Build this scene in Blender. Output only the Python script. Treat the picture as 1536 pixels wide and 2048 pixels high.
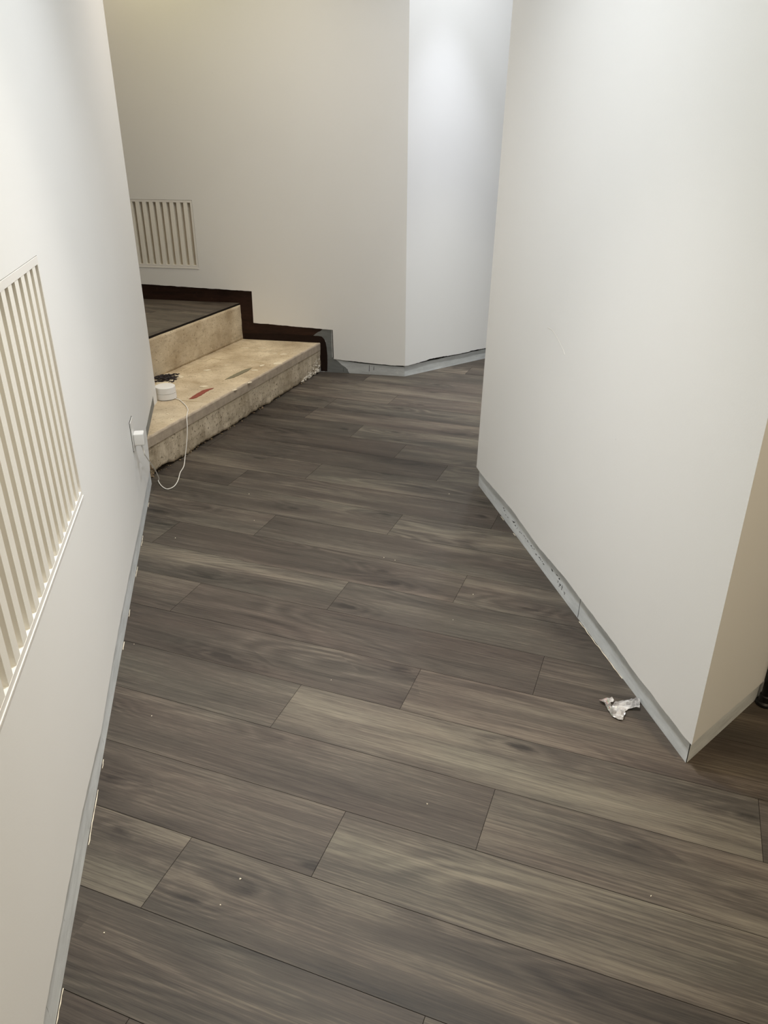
import bpy, bmesh, math, random
from mathutils import Vector, noise, Matrix
from mathutils.geometry import tessellate_polygon

scene = bpy.context.scene
for o in list(bpy.data.objects):
    bpy.data.objects.remove(o)

# ------------------------------------------------------------------ camera
EYE = 1.4
cam_d = bpy.data.cameras.new('camera')
cam = bpy.data.objects.new('camera', cam_d)
scene.collection.objects.link(cam)
cam.location = (0, 0, EYE)
cam.rotation_euler = (math.radians(90 - 26.35), 0, 0)
cam_d.sensor_fit = 'VERTICAL'
cam_d.sensor_height = 36.0
cam_d.sensor_width = 27.0
cam_d.lens = 1540.0 / 2048.0 * 36.0
cam_d.clip_start = 0.02
scene.camera = cam

# ------------------------------------------------------------------ world, exposure
w = bpy.data.worlds.new('world')
scene.world = w
w.use_nodes = True
w.node_tree.nodes['Background'].inputs[0].default_value = (0.9, 0.95, 1.0, 1)
w.node_tree.nodes['Background'].inputs[1].default_value = 0.0
scene.view_settings.view_transform = 'Standard'
scene.view_settings.look = 'None'
scene.view_settings.exposure = 0.0
scene.view_settings.gamma = 1.0
scene.view_settings.use_curve_mapping = False

# ------------------------------------------------------------------ ceiling lamps: (x, y, lens radius, [(watts r, g, b, beam spread in degrees), ...])
CEIL = 2.75
LAMPS = [
    (-0.06, 2.00, 0.08, [(6.1, 6.6, 7.1, 160), (6.9, 7.0, 7.3, 90)]),
    (-0.10, 1.60, 0.08, [(5.6, 5.3, 5.0, 60)]),  # added fill beam for the bright patch on the left wall
    (-0.15, 1.10, 0.08, [(3.2, 3.2, 2.4, 120)]),  # another added fill lamp, brightens the same stretch of left wall
    (0.79, 4.33, 0.08, [(13.0, 13.3, 13.8, 165), (5.3, 5.2, 4.6, 50)]),
    (0.56, 4.60, 0.05, [(2.9, 3.0, 3.4, 50)]),  # extra spot added beside the far corridor lamp for the wall's hot spot
    (-0.62, 4.42, 0.08, [(2.5, 2.2, 1.6, 120)]),
    (-1.30, 4.75, 0.08, [(2.5, 2.2, 1.2, 130)]),
    (-0.50, 3.60, 0.08, [(8.2, 7.3, 6.4, 130)]),
    (-1.90, 4.60, 0.08, [(2.8, 2.3, 1.9, 150)]),
    (1.20, 0.20, 0.08, [(27.0, 22.0, 15.4, 150)]),
]

# ------------------------------------------------------------------ helpers
C = scene.collection
R = random.Random(7)


def tag(o, label=None, cat=None, group=None, kind=None):
    if label: o['label'] = label
    if cat: o['category'] = cat
    if group: o['group'] = group
    if kind: o['kind'] = kind
    return o


def thing(name, label, cat, loc=(0, 0, 0), rotz=0.0, group=None):
    o = bpy.data.objects.new(name, None)
    o.empty_display_size = 0.1
    C.objects.link(o)
    o.location = loc
    o.rotation_euler = (0, 0, rotz)
    return tag(o, label, cat, group)


def link(name, bm, mat, parent=None, smooth=False):
    bmesh.ops.recalc_face_normals(bm, faces=bm.faces[:])
    me = bpy.data.meshes.new(name)
    bm.to_mesh(me)
    bm.free()
    o = bpy.data.objects.new(name, me)
    for m in (mat if isinstance(mat, (list, tuple)) else [mat]):
        me.materials.append(m)
    if smooth:
        for p in me.polygons: p.use_smooth = True
    C.objects.link(o)
    if parent: o.parent = parent
    return o


def box(bm, c, ax, ay, az):
    """box centred at c with half-extent vectors ax, ay, az"""
    c, ax, ay, az = map(Vector, (c, ax, ay, az))
    v = [bm.verts.new(c + ax * i + ay * j + az * k) for i in (-1, 1) for j in (-1, 1) for k in (-1, 1)]
    for f in ((0, 1, 3, 2), (4, 6, 7, 5), (0, 4, 5, 1), (2, 3, 7, 6), (0, 2, 6, 4), (1, 5, 7, 3)):
        bm.faces.new([v[i] for i in f])
    return v


def lathe(bm, prof, n=48, loc=(0, 0, 0)):
    rings = []
    for r, z in prof:
        rings.append([bm.verts.new((loc[0] + r * math.cos(2 * math.pi * i / n), loc[1] + r * math.sin(2 * math.pi * i / n), loc[2] + z)) for i in range(n)])
    for a, b in zip(rings, rings[1:]):
        for i in range(n):
            bm.faces.new((a[i], a[(i + 1) % n], b[(i + 1) % n], b[i]))
    bm.faces.new(rings[0][::-1])
    bm.faces.new(rings[-1])


def catmull(pts, per=10):
    P = [Vector(p) for p in pts]
    P = [P[0] * 2 - P[1]] + P + [P[-1] * 2 - P[-2]]
    out = []
    for i in range(1, len(P) - 2):
        for k in range(per):
            t = k / per
            a, b, c, d = P[i - 1], P[i], P[i + 1], P[i + 2]
            out.append(0.5 * ((2 * b) + (c - a) * t + (2 * a - 5 * b + 4 * c - d) * t * t + (3 * b - a - 3 * c + d) * t ** 3))
    out.append(P[-2])
    return out


def tube(bm, path, r, n=10):
    rings = []
    up = Vector((0.31, 0.2, 1)).normalized()
    for i, p in enumerate(path):
        t = (path[min(i + 1, len(path) - 1)] - path[max(i - 1, 0)]).normalized()
        a = t.cross(up).normalized()
        b = a.cross(t).normalized()
        rr = r(i / (len(path) - 1)) if callable(r) else r
        rings.append([bm.verts.new(p + (a * math.cos(2 * math.pi * k / n) + b * math.sin(2 * math.pi * k / n)) * rr) for k in range(n)])
    for p, q in zip(rings, rings[1:]):
        for k in range(n):
            bm.faces.new((p[k], p[(k + 1) % n], q[(k + 1) % n], q[k]))
    bm.faces.new(rings[0][::-1])
    bm.faces.new(rings[-1])


# ------------------------------------------------------------------ materials
class N:
    """small node-tree builder"""
    def __init__(self, name):
        self.m = bpy.data.materials.new(name)
        self.m.use_nodes = True
        self.t = self.m.node_tree
        self.p = self.t.nodes['Principled BSDF']

    def n(self, kind, **kw):
        nd = self.t.nodes.new(kind)
        for k, v in kw.items():
            if k.startswith('i_'):
                nd.inputs[int(k[2:])].default_value = v
            else:
                setattr(nd, k, v)
        return nd

    def l(self, a, b):
        self.t.links.new(a, b)

    def math(self, op, a, b=None, clamp=False):
        nd = self.n('ShaderNodeMath', operation=op)
        nd.use_clamp = clamp
        for i, x in enumerate((a, b)):
            if x is None: continue
            if isinstance(x, (int, float)): nd.inputs[i].default_value = x
            else: self.l(x, nd.inputs[i])
        return nd.outputs[0]

    def mix(self, f, a, b, mode='MIX'):
        nd = self.n('ShaderNodeMix', data_type='RGBA', blend_type=mode)
        for i, x in ((0, f), (6, a), (7, b)):
            if isinstance(x, (int, float)): nd.inputs[i].default_value = x
            elif isinstance(x, tuple): nd.inputs[i].default_value = x if len(x) == 4 else (*x, 1)
            else: self.l(x, nd.inputs[i])
        return nd.outputs[2]

    def noise(self, vec, scale, detail=3, rough=0.5, dist=0.0):
        nd = self.n('ShaderNodeTexNoise')
        nd.inputs['Scale'].default_value = scale
        nd.inputs['Detail'].default_value = detail
        nd.inputs['Roughness'].default_value = rough
        nd.inputs['Distortion'].default_value = dist
        if vec is not None: self.l(vec, nd.inputs['Vector'])
        return nd.outputs[0]

    def mapping(self, vec, scale=(1, 1, 1), loc=(0, 0, 0), rot=(0, 0, 0)):
        nd = self.n('ShaderNodeMapping')
        nd.inputs['Scale'].default_value = scale
        nd.inputs['Location'].default_value = loc
        nd.inputs['Rotation'].default_value = rot
        self.l(vec, nd.inputs[0])
        return nd.outputs[0]

    def ramp(self, fac, stops, interp='LINEAR'):
        nd = self.n('ShaderNodeValToRGB')
        cr = nd.color_ramp
        cr.interpolation = interp
        while len(cr.elements) < len(stops): cr.elements.new(0.5)
        for e, (p, c) in zip(cr.elements, stops):
            e.position = p
            e.color = (c, c, c, 1) if isinstance(c, (int, float)) else (*c, 1)
        self.l(fac, nd.inputs[0])
        return nd.outputs[0]

    def obj(self):
        return self.n('ShaderNodeTexCoord').outputs['Object']

    def bump(self, h, strength=0.3, dist=0.002):
        b = self.n('ShaderNodeBump')
        b.inputs['Strength'].default_value = strength
        b.inputs['Distance'].default_value = dist
        self.l(h, b.inputs['Height'])
        self.l(b.outputs[0], self.p.inputs['Normal'])


def lin(r, g, b):
    f = lambda c: (c / 255 / 12.92) if c / 255 <= 0.04045 else ((c / 255 + 0.055) / 1.055) ** 2.4
    return (f(r), f(g), f(b))


LIN = lin


def plain(name, col, rough=0.5, spec=0.5, metal=0.0, nscale=None, namp=0.06):
    k = N(name)
    k.p.inputs['Roughness'].default_value = rough
    k.p.inputs['Specular IOR Level'].default_value = spec
    k.p.inputs['Metallic'].default_value = metal
    if nscale:
        f = k.noise(k.obj(), nscale, 4, 0.6)
        c = tuple(max(0, x * (1 - namp)) for x in col), tuple(min(1, x * (1 + namp)) for x in col)
        k.l(k.mix(f, c[0], c[1]), k.p.inputs['Base Color'])
    else:
        k.p.inputs['Base Color'].default_value = (*col, 1)
    return k.m


def wall_paint(name, col):
    k = N(name)
    v = k.obj()
    big = k.noise(v, 1.3, 3, 0.5)
    c = k.mix(k.ramp(big, [(0.3, 0.0), (0.7, 1.0)]), tuple(x * 0.975 for x in col), col)
    # sparse scuffs in the paint
    vo = k.n('ShaderNodeTexVoronoi')
    vo.inputs['Scale'].default_value = 5.0
    k.l(v, vo.inputs['Vector'])
    spot = k.math('LESS_THAN', vo.outputs['Distance'], 0.012)
    c = k.mix(k.math('MULTIPLY', spot, 0.25), c, tuple(x * 0.6 for x in col))
    k.l(c, k.p.inputs['Base Color'])
    k.p.inputs['Roughness'].default_value = 0.55
    k.p.inputs['Specular IOR Level'].default_value = 0.3
    fine = k.noise(v, 260, 3, 0.6)
    k.bump(fine, 0.12, 0.001)
    return k.m


M_WALL = wall_paint('wall_paint', (0.874, 0.88, 0.868))
M_CEIL = plain("ceiling_paint", (0.88, 0.875, 0.86), 0.8, 0.2)


def strip_mat(name, base, dirt, amount):
    k = N(name)
    v = k.obj()
    a = k.noise(k.mapping(v, (3, 3, 14)), 2.2, 5, 0.65)
    c = k.mix(k.ramp(a, [(0.38, 0.0), (0.72, 1.0)]), base, tuple(x * 0.72 for x in base))
    b = k.noise(k.mapping(v, (60, 60, 9)), 1.0, 4, 0.7)
    c = k.mix(k.ramp(b, [(0.68, 0.0), (0.74, amount)]), c, dirt)
    d = k.noise(v, 30, 4, 0.7)
    c = k.mix(k.ramp(d, [(0.6, 0.0), (0.8, 0.5)]), c, tuple(min(1, x * 1.35) for x in base))
    k.l(c, k.p.inputs['Base Color'])
    k.p.inputs['Roughness'].default_value = 0.6
    k.bump(d, 0.3, 0.002)
    return k.m


M_STRIP = strip_mat('bare_strip_grey', lin(220, 225, 227), lin(60, 58, 56), 0.7)


def plank_mat():
    k = N('grey_oak_planks')
    uv = k.n('ShaderNodeUVMap', uv_map='grain').outputs[0]
    at = k.n('ShaderNodeAttribute', attribute_name='plank')
    sep = k.n('ShaderNodeSeparateColor')
    k.l(at.outputs['Color'], sep.inputs[0])
    tone, hue = sep.outputs[0], sep.outputs[1]
    warp = k.noise(k.mapping(uv, (2.2, 9, 1)), 1.0, 2, 0.5)
    # knots: sparse, long along the grain
    vo = k.n('ShaderNodeTexVoronoi', voronoi_dimensions='2D')
    vo.inputs['Scale'].default_value = 1.0
    k.l(k.mapping(uv, (2.1, 6.0, 1), (0.7, 0.2, 0)), vo.inputs['Vector'])
    wob = k.noise(k.mapping(uv, (16, 45, 1)), 1.0, 3, 0.6)
    kd = k.math('ADD', vo.outputs['Distance'], k.math('MULTIPLY', k.math('SUBTRACT', wob, 0.5), 0.16))
    csep = k.n('ShaderNodeSeparateColor')
    k.l(vo.outputs['Color'], csep.inputs[0])
    has = k.math('GREATER_THAN', csep.outputs[0], 0.50)
    core = k.math('MULTIPLY', k.ramp(kd, [(0.01, 1.0), (0.085, 0.0)]), has)
    halo = k.math('MULTIPLY', k.ramp(kd, [(0.03, 1.0), (0.40, 0.0)]), has)
    # slow contour field -> cathedral figure, bent around the knots
    field = k.noise(k.mapping(uv, (1.15, 8.0, 1)), 1.0, 1.0, 0.35, 0.25)
    field = k.math('ADD', field, k.math('MULTIPLY', halo, 0.16))
    rings = k.math('SINE', k.math('MULTIPLY', field, 80.0))
    rings = k.math('MULTIPLY', k.math('ADD', rings, 1.0), 0.5)
    rmask = k.math('MAXIMUM', halo, k.ramp(k.noise(k.mapping(uv, (1.3, 4.5, 1), (3.1, 7.7, 0)), 1.0, 2), [(0.46, 0.0), (0.66, 1.0)]))
    streak = k.noise(k.mapping(uv, (1.1, 15, 1)), 1.0, 4, 0.55, 0.35)
    band = k.noise(k.mapping(uv, (0.9, 6, 1), (11, 5, 0)), 1.0, 2, 0.5, 0.5)
    fibre = k.noise(k.mapping(uv, (3.2, 190, 1)), 1.0, 4, 0.68, 0.12)
    pores = k.noise(k.mapping(uv, (22, 520, 1)), 1.0, 2, 0.6)
    val = k.math('MULTIPLY', k.math('SUBTRACT', streak, 0.5), 0.75)
    val = k.math('ADD', val, k.math('MULTIPLY', k.math('SUBTRACT', band, 0.5), 0.75))
    val = k.math('ADD', val, k.math('MULTIPLY', k.math('SUBTRACT', fibre, 0.5), 1.0))
    val = k.math('ADD', val, k.math('MULTIPLY', k.math('SUBTRACT', pores, 0.5), 0.5))
    val = k.math('ADD', val, k.math('MULTIPLY', k.math('MULTIPLY', k.math('SUBTRACT', rings, 0.5), rmask), 0.24))
    val = k.math('ADD', val, k.math('MULTIPLY', k.math('SUBTRACT', tone, 0.5), 0.75))
    smoke = k.ramp(k.noise(k.mapping(uv, (1.7, 8.5, 1), (5.3, 2.9, 0)), 1.0, 3, 0.6, 0.6), [(0.52, 0.0), (0.72, 1.0)])
    val = k.math('SUBTRACT', val, k.math('MULTIPLY', smoke, 0.20))
    val = k.math('SUBTRACT', val, k.math('MULTIPLY', core, 0.34))
    val = k.math('SUBTRACT', val, k.math('MULTIPLY', halo, 0.13))
    val = k.math('ADD', val, 0.49, clamp=True)
    warm = k.ramp(val, [(0.0, FL[0]), (0.5, FL[1]), (1.0, FL[2])])
    cool = k.ramp(val, [(0.0, FL[3]), (0.5, FL[4]), (1.0, FL[5])])
    hmix = k.math('ADD', k.math('MULTIPLY', hue, 0.45), k.math('MULTIPLY', k.ramp(warp, [(0.3, 0.0), (0.7, 1.0)]), 0.55))
    c = k.mix(hmix, warm, cool)
    k.l(c, k.p.inputs['Base Color'])
    rg = k.math('ADD', 0.47, k.math('MULTIPLY', fibre, 0.14))
    k.l(rg, k.p.inputs['Roughness'])
    k.p.inputs['Specular IOR Level'].default_value = 0.32
    k.bump(k.math('ADD', k.math('MULTIPLY', fibre, 0.7), k.math('MULTIPLY', pores, 0.5)), 0.18, 0.0008)
    return k.m


FL = [lin(41, 34, 30), lin(74, 65, 58), lin(118, 107, 94),
      lin(37, 35, 30), lin(69, 65, 58), lin(111, 106, 93)]
M_PLANK = plank_mat()
M_GAP = plain('plank_gap', lin(38, 33, 29), 0.9, 0.1)


def concrete_mat(name, gain):
    k = N(name)
    lin = lambda r, g, b: tuple(min(0.9, x * gain) for x in LIN(r, g, b))
    v = k.obj()
    a = k.noise(v, 5.0, 6, 0.65)
    c = k.mix(k.ramp(a, [(0.3, 0.0), (0.7, 1.0)]), lin(160, 142, 115), lin(206, 192, 166))
    b = k.noise(k.mapping(v, (9, 9, 30)), 1.0, 5, 0.7)
    c = k.mix(k.ramp(b, [(0.52, 0.0), (0.72, 0.55)]), c, lin(142, 126, 104))
    g = k.noise(v, 2.1, 3, 0.5)
    c = k.mix(k.ramp(g, [(0.5, 0.0), (0.68, 0.4)]), c, lin(172, 160, 140))
    s = k.noise(v, 95, 3, 0.7)
    c = k.mix(k.ramp(s, [(0.60, 0.0), (0.67, 0.8)]), c, lin(104, 88, 68))
    s2 = k.noise(v, 48, 4, 0.6)
    c = k.mix(k.ramp(s2, [(0.69, 0.0), (0.73, 0.8)]), c, lin(226, 214, 190))
    k.l(c, k.p.inputs['Base Color'])
    k.p.inputs['Roughness'].default_value = 0.85
    k.p.inputs['Specular IOR Level'].default_value = 0.2
    k.bump(k.math('ADD', a, k.math('MULTIPLY', s, 0.5)), 0.5, 0.004)
    return k.m


def riser_mat():
    k = N('old_concrete_riser')
    v = k.obj()
    a = k.noise(v, 7.0, 6, 0.65)
    c = k.mix(k.ramp(a, [(0.3, 0.0), (0.7, 1.0)]), lin(160, 145, 121), lin(220, 206, 182))
    drip = k.noise(k.mapping(v, (26, 26, 3)), 1.0, 4, 0.65)
    c = k.mix(k.ramp(drip, [(0.50, 0.0), (0.68, 0.45)]), c, lin(140, 124, 102))
    s = k.noise(v, 70, 4, 0.7)
    c = k.mix(k.ramp(s, [(0.58, 0.0), (0.65, 0.85)]), c, lin(92, 79, 62))
    s2 = k.noise(v, 42, 4, 0.6)
    c = k.mix(k.ramp(s2, [(0.68, 0.0), (0.73, 0.8)]), c, lin(214, 203, 182))
    k.l(c, k.p.inputs['Base Color'])
    k.p.inputs['Roughness'].default_value = 0.9
    k.p.inputs['Specular IOR Level'].default_value = 0.15
    k.bump(k.math('ADD', a, s), 0.6, 0.004)
    return k.m


M_CONC = concrete_mat('old_concrete', 1.18)
M_RISER = riser_mat()
M_NOSE = plain('nosing_concrete', lin(176, 162, 144), 0.85, 0.2, nscale=26, namp=0.38)
M_CRUMB = plain('concrete_crumb', lin(128, 112, 90), 0.9, 0.1, nscale=60, namp=0.4)
M_CREAM = plain('cream_vent_paint', (0.88, 0.862, 0.80), 0.5, 0.35, nscale=30, namp=0.03)
M_FRAME = plain('vent_frame_paint', (0.83, 0.815, 0.78), 0.5, 0.35)
M_VENTB = plain('vent_back_shade', (0.60, 0.53, 0.43), 0.7, 0.2, nscale=14, namp=0.1)  # cream back darkened to tan, the recess shade put into its colour
M_WHITE = plain('white_plastic', (0.83, 0.83, 0.82), 0.35, 0.4)
M_CORD = plain('white_cord', (0.80, 0.775, 0.72), 0.45, 0.4)
M_DARK = plain('gap_shade', lin(40, 36, 32), 0.8, 0.1)  # dark colour standing in for shade inside gaps and behind edges
M_BLACK = plain('black_metal', (0.003, 0.003, 0.0035), 0.45, 0.3)
M_RUBBER = plain('black_rubber', (0.005, 0.005, 0.0055), 0.5, 0.35)


def trace_mat():
    """bare wall along the stairs: dark brown glue, fading to bare grey near the foot"""
    k = N('brown_glue_band')
    v = k.obj()
    a = k.noise(k.mapping(v, (4, 4, 22)), 1.4, 5, 0.65)
    c = k.mix(k.ramp(a, [(0.3, 0.0), (0.75, 1.0)]), lin(32, 19, 14), lin(58, 37, 27))
    d = k.noise(v, 40, 4, 0.6)
    c = k.mix(k.ramp(d, [(0.62, 0.0), (0.75, 0.5)]), c, lin(72, 50, 39))
    k.l(c, k.p.inputs['Base Color'])
    k.p.inputs['Roughness'].default_value = 0.6
    k.p.inputs['Specular IOR Level'].default_value = 0.2
    k.bump(d, 0.3, 0.002)
    return k.m


M_BROWN = trace_mat()
M_GLUE = plain('old_black_glue', lin(36, 24, 19), 0.75, 0.15, nscale=40, namp=0.4)
M_GREY2 = strip_mat('bare_patch_grey', lin(128, 132, 132), lin(70, 66, 60), 0.5)
M_PLASTER = plain('white_plaster_lumps', lin(214, 206, 190), 0.85, 0.2, nscale=40, namp=0.15)
M_RED = plain('red_paint', lin(140, 76, 64), 0.7, 0.2, nscale=60, namp=0.35)
M_SGREY = plain('grey_green_smear', lin(128, 122, 100), 0.8, 0.2, nscale=50, namp=0.15)
M_SWHITE = plain('white_paint_smear', lin(222, 210, 186), 0.8, 0.2, nscale=80, namp=0.12)
M_SCORE = plain('pale_scored_line', lin(206, 190, 160), 0.85, 0.2)
M_INK = plain('black_ink', lin(44, 42, 44), 0.6, 0.2)
M_SHRED = plain('black_adhesive_shred', lin(40, 32, 32), 0.6, 0.3, nscale=60, namp=0.5)
M_CAULK = plain('white_caulk', lin(236, 228, 208), 0.6, 0.3)
M_SCRATCH = plain('grey_scratch', lin(212, 208, 200), 0.7, 0.2)

# ------------------------------------------------------------------ wall planes (floor contact line of the bare strip)
class Plane:
    def __init__(self, o, d, n):
        self.o, self.d, self.n = Vector((*o, 0)), Vector((*d, 0)).normalized(), Vector((*n, 0)).normalized()

    def at(self, s, z, off=0.0):
        return self.o + self.d * s + self.n * off + Vector((0, 0, z))

    def s_of(self, p):
        return (Vector(p) - self.o).dot(self.d)


LEFT = Plane((-0.668, 1.2825), (-0.1932, 0.9812), (0.9812, 0.1932))
BACK = Plane((0.1302, 4.7661), (0.9796, -0.2009), (-0.2009, -0.9796))
FAR = Plane((0.1302, 4.7661), (0.7934, 0.6086), (0.6086, -0.7934))
RIGHT = Plane((0.416, 3.0893), (0.1945, -0.9809), (-0.9809, -0.1945))
CORNER = Plane((0.7455, 1.4277), (0.7558, 0.6547), (0.6547, -0.7558))
SK = 0.010      # the plaster stands this far in front of the bare strip


def meet(a, b, off):
    """s on plane a where the two plaster faces meet"""
    p, q = a.o + a.n * off, b.o + b.n * off
    den = a.d.x * b.d.y - a.d.y * b.d.x
    return ((q.x - p.x) * b.d.y - (q.y - p.y) * b.d.x) / den


def prism(bm, pl, poly, f, b, lean=None, back_lean=None):
    """closed outline poly [(s, z)] from offset f (front) back to offset b"""
    L = lean or (lambda s, z: s)
    vf = [bm.verts.new(pl.at(L(s, z), z, f)) for s, z in poly]
    K = back_lean or (lambda s: s)
    vb = [bm.verts.new(pl.at(K(L(s, z)), z, b)) for s, z in poly]
    tri = tessellate_polygon([[Vector((s, z, 0)) for s, z in poly]])
    for t in tri:
        bm.faces.new([vf[i] for i in t])
        bm.faces.new([vb[i] for i in t][::-1])
    n = len(poly)
    for i in range(n):
        j = (i + 1) % n
        bm.faces.new((vf[i], vf[j], vb[j], vb[i]))


def miter_end(depth):
    # the right wall meets the corner face at an acute 60 degree edge
    return lambda s: s - 1.76 * depth * max(0.0, 1 - (1.694 - s) / 0.4)


def miter_start(depth):
    return lambda s: s + 1.76 * depth * max(0.0, 1 - s / 0.4)


def ragged(pts, step=0.012, amp=0.0022, seed=0.0):
    """resample an (s, z) polyline and roughen it like broken plaster"""
    out = []
    for (s0, z0), (s1, z1) in zip(pts, pts[1:]):
        n = max(1, int(math.hypot(s1 - s0, z1 - z0) / step))
        for i in range(n):
            t = i / n
            s, z = s0 + (s1 - s0) * t, z0 + (z1 - z0) * t
            h = noise.noise(Vector((s * 22 + seed, z * 22, seed))) + 0.6 * noise.noise(Vector((s * 70 + seed, z * 70, seed + 4)))
            out.append((s, z + amp * h) if i else (s, z))
    out.append(pts[-1])
    return out


TOP = CEIL
S_NEAR = -2.95


def skin(name, pl, bottom, label, lean=None, back=0.0, amp=0.0022, seed=0.0, back_lean=None):
    edge = ragged(bottom, amp=amp, seed=seed)
    poly = edge + [(edge[-1][0], TOP), (edge[0][0], TOP)]
    bm = bmesh.new()
    prism(bm, pl, poly, SK, back, lean, back_lean)
    o = link(name, bm, M_WALL)
    return tag(o, label, 'wall', kind='structure')


# ------------------------------------------------------------------ floor of separate planks
PW, PL_ = 0.1855, 1.183
ANG = math.radians(-20.5)
E1 = Vector((math.cos(ANG), math.sin(ANG), 0))
E2 = Vector((-E1.y, E1.x, 0))
ROW0 = 0.611
JOINT = {0: -0.22, 1: -0.82, 2: -0.53, 3: -0.224, 4: -0.824, 5: -0.53, 6: -0.205, 7: -0.913, 8: -0.54, 9: -1.39, 10: -0.91,
         11: -0.545, 12: -1.44, 13: -0.881, 14: -1.15, 15: -1.454, 16: -0.62, 17: -1.77, 18: -1.455, 19: -0.95, 20: -1.76}
# how light each plank is, read by row and by whether it lies before (0) or after (1, 2) the row's joint
TONE = {(0, 0): 0.46, (0, 1): 0.5, (1, 0): 0.62, (1, 1): 0.42, (2, 0): 0.46, (2, 1): 0.66, (3, 0): 0.44, (3, 1): 0.64,
        (4, 0): 0.42, (4, 1): 0.66, (5, 0): 0.44, (5, 1): 0.62, (6, 0): 0.36, (6, 1): 0.50, (6, 2): 0.40, (7, 0): 0.62, (7, 1): 0.40,
        (8, 0): 0.50, (8, 1): 0.56, (8, 2): 0.5, (9, 0): 0.60, (9, 1): 0.46, (10, 0): 0.55, (10, 1): 0.68, (11, 0): 0.5, (11, 1): 0.42,
        (12, 1): 0.56, (13, 0): 0.42, (13, 1): 0.62}


def planks(name, inside, z, label, e_rng, n_rng, clip=None, tone_add=0.0):
    bm = bmesh.new()
    uvl = bm.loops.layers.uv.new('grain')
    col = bm.loops.layers.float_color.new('plank')
    g = 0.0006
    rr = random.Random(21)
    for r in range(n_rng[0], n_rng[1]):
        j = JOINT.get(r, -1.2 + 0.37 * ((r * 7) % 11) / 3.0)
        n0, n1 = ROW0 + PW * r + g, ROW0 + PW * (r + 1) - g
        for kx in range(-5, 6):
            a, b = j + PL_ * kx + g, j + PL_ * (kx + 1) - g
            seed = (rr.random() * 40, rr.random() * 40)
            tone = TONE.get((r, kx + 1), 0.36 + 0.3 * rr.random())
            hue = rr.random()
            a, b = max(a, e_rng[0]), min(b, e_rng[1])
            if b - a < 0.01: continue
            poly = [E1 * a + E2 * n0, E1 * b + E2 * n0, E1 * b + E2 * n1, E1 * a + E2 * n1]
            if clip:
                for (cp, cn) in clip:
                    out = []
                    for i in range(len(poly)):
                        p, q = poly[i], poly[(i + 1) % len(poly)]
                        dp, dq = (p - cp).dot(cn), (q - cp).dot(cn)
                        if dp >= 0: out.append(p)
                        if (dp >= 0) != (dq >= 0): out.append(p.lerp(q, dp / (dp - dq)))
                    poly = out
                    if len(poly) < 3: break
                if len(poly) < 3: continue
            f = bm.faces.new([bm.verts.new(p + Vector((0, 0, z))) for p in poly])
            if f.normal.z < 0: f.normal_flip()
            for lp in f.loops:
                p = lp.vert.co
                lp[uvl].uv = (p.dot(E1) + seed[0], p.dot(E2) + seed[1])
                lp[col] = (tone + tone_add, hue, 0, 1)
    me = bpy.data.meshes.new(name)
    bm.normal_update()
    for f in bm.faces:
        if f.normal.z < 0: f.normal_flip()
    # the dark bed that shows in the seams
    return bm, me


def plank_floor(name, z, label, e_rng, n_rng, bed, clip=None):
    bm, me = planks(name, None, z, label, e_rng, n_rng, clip)
    for f in bm.faces: f.material_index = 0
    vb = [bm.verts.new(Vector((x, y, z - 0.0015))) for x, y in bed]
    vt = [bm.verts.new(Vector((x, y, z - 0.03))) for x, y in bed]
    f = bm.faces.new(vb); f.material_index = 1
    if f.normal.z < 0: f.normal_flip()
    for i in range(len(bed)):
        k = (i + 1) % len(bed)
        bm.faces.new((vb[i], vb[k], vt[k], vt[i])).material_index = 1
    bm.faces.new(vt).material_index = 1
    bm.to_mesh(me)
    bm.free()
    me.materials.append(M_PLANK)
    me.materials.append(M_GAP)
    o = bpy.data.objects.new(name, me)
    C.objects.link(o)
    return tag(o, label, 'floor', kind='structure')


XMIN, XMAX, YMIN, YMAX = -3.4, 2.8, -1.7, 6.9
BOXCLIP = [(Vector((XMIN, 0, 0)), Vector((1, 0, 0))), (Vector((XMAX, 0, 0)), Vector((-1, 0, 0))),
           (Vector((0, YMIN, 0)), Vector((0, 1, 0))), (Vector((0, YMAX, 0)), Vector((0, -1, 0)))]
plank_floor('floor', 0.0, 'grey brown oak plank floor laid at an angle down the corridor', (-5.9, 4.2), (-16, 40),
            [(XMIN, YMIN), (XMAX, YMIN), (XMAX, YMAX), (XMIN, YMAX)], BOXCLIP)

# ------------------------------------------------------------------ ceiling and the unseen enclosing walls
bm = bmesh.new()
box(bm, ((XMIN + XMAX) / 2, (YMIN + YMAX) / 2, CEIL + 0.05), ((XMAX - XMIN) / 2 + 0.1, 0, 0), (0, (YMAX - YMIN) / 2 + 0.1, 0), (0, 0, 0.05))
tag(link('ceiling', bm, M_CEIL), 'white painted ceiling over the corridor', 'ceiling', kind='structure')
hx, hy = (XMAX - XMIN) / 2, (YMAX - YMIN) / 2
for nm, c, ax, ay, lb in (
        ('wall_rear', (XMIN + hx, YMIN - 0.05, CEIL / 2), (hx, 0, 0), (0, 0.05, 0), 'plain white wall behind the viewer'),
        ('wall_end', (XMIN + hx, YMAX + 0.05, CEIL / 2), (hx, 0, 0), (0, 0.05, 0), 'plain white wall closing the far corridor'),
        ('wall_west', (XMIN - 0.05, YMIN + hy, CEIL / 2), (0.05, 0, 0), (0, hy, 0), 'plain white wall at the end of the stair landing'),
        ('wall_east', (XMAX + 0.05, YMIN + hy, CEIL / 2), (0.05, 0, 0), (0, hy, 0), 'plain white wall of the warm side room')):
    bm = bmesh.new()
    box(bm, c, ax, ay, (0, 0, CEIL / 2))
    tag(link(nm, bm, M_WALL), lb, 'wall', kind='structure')

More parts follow.
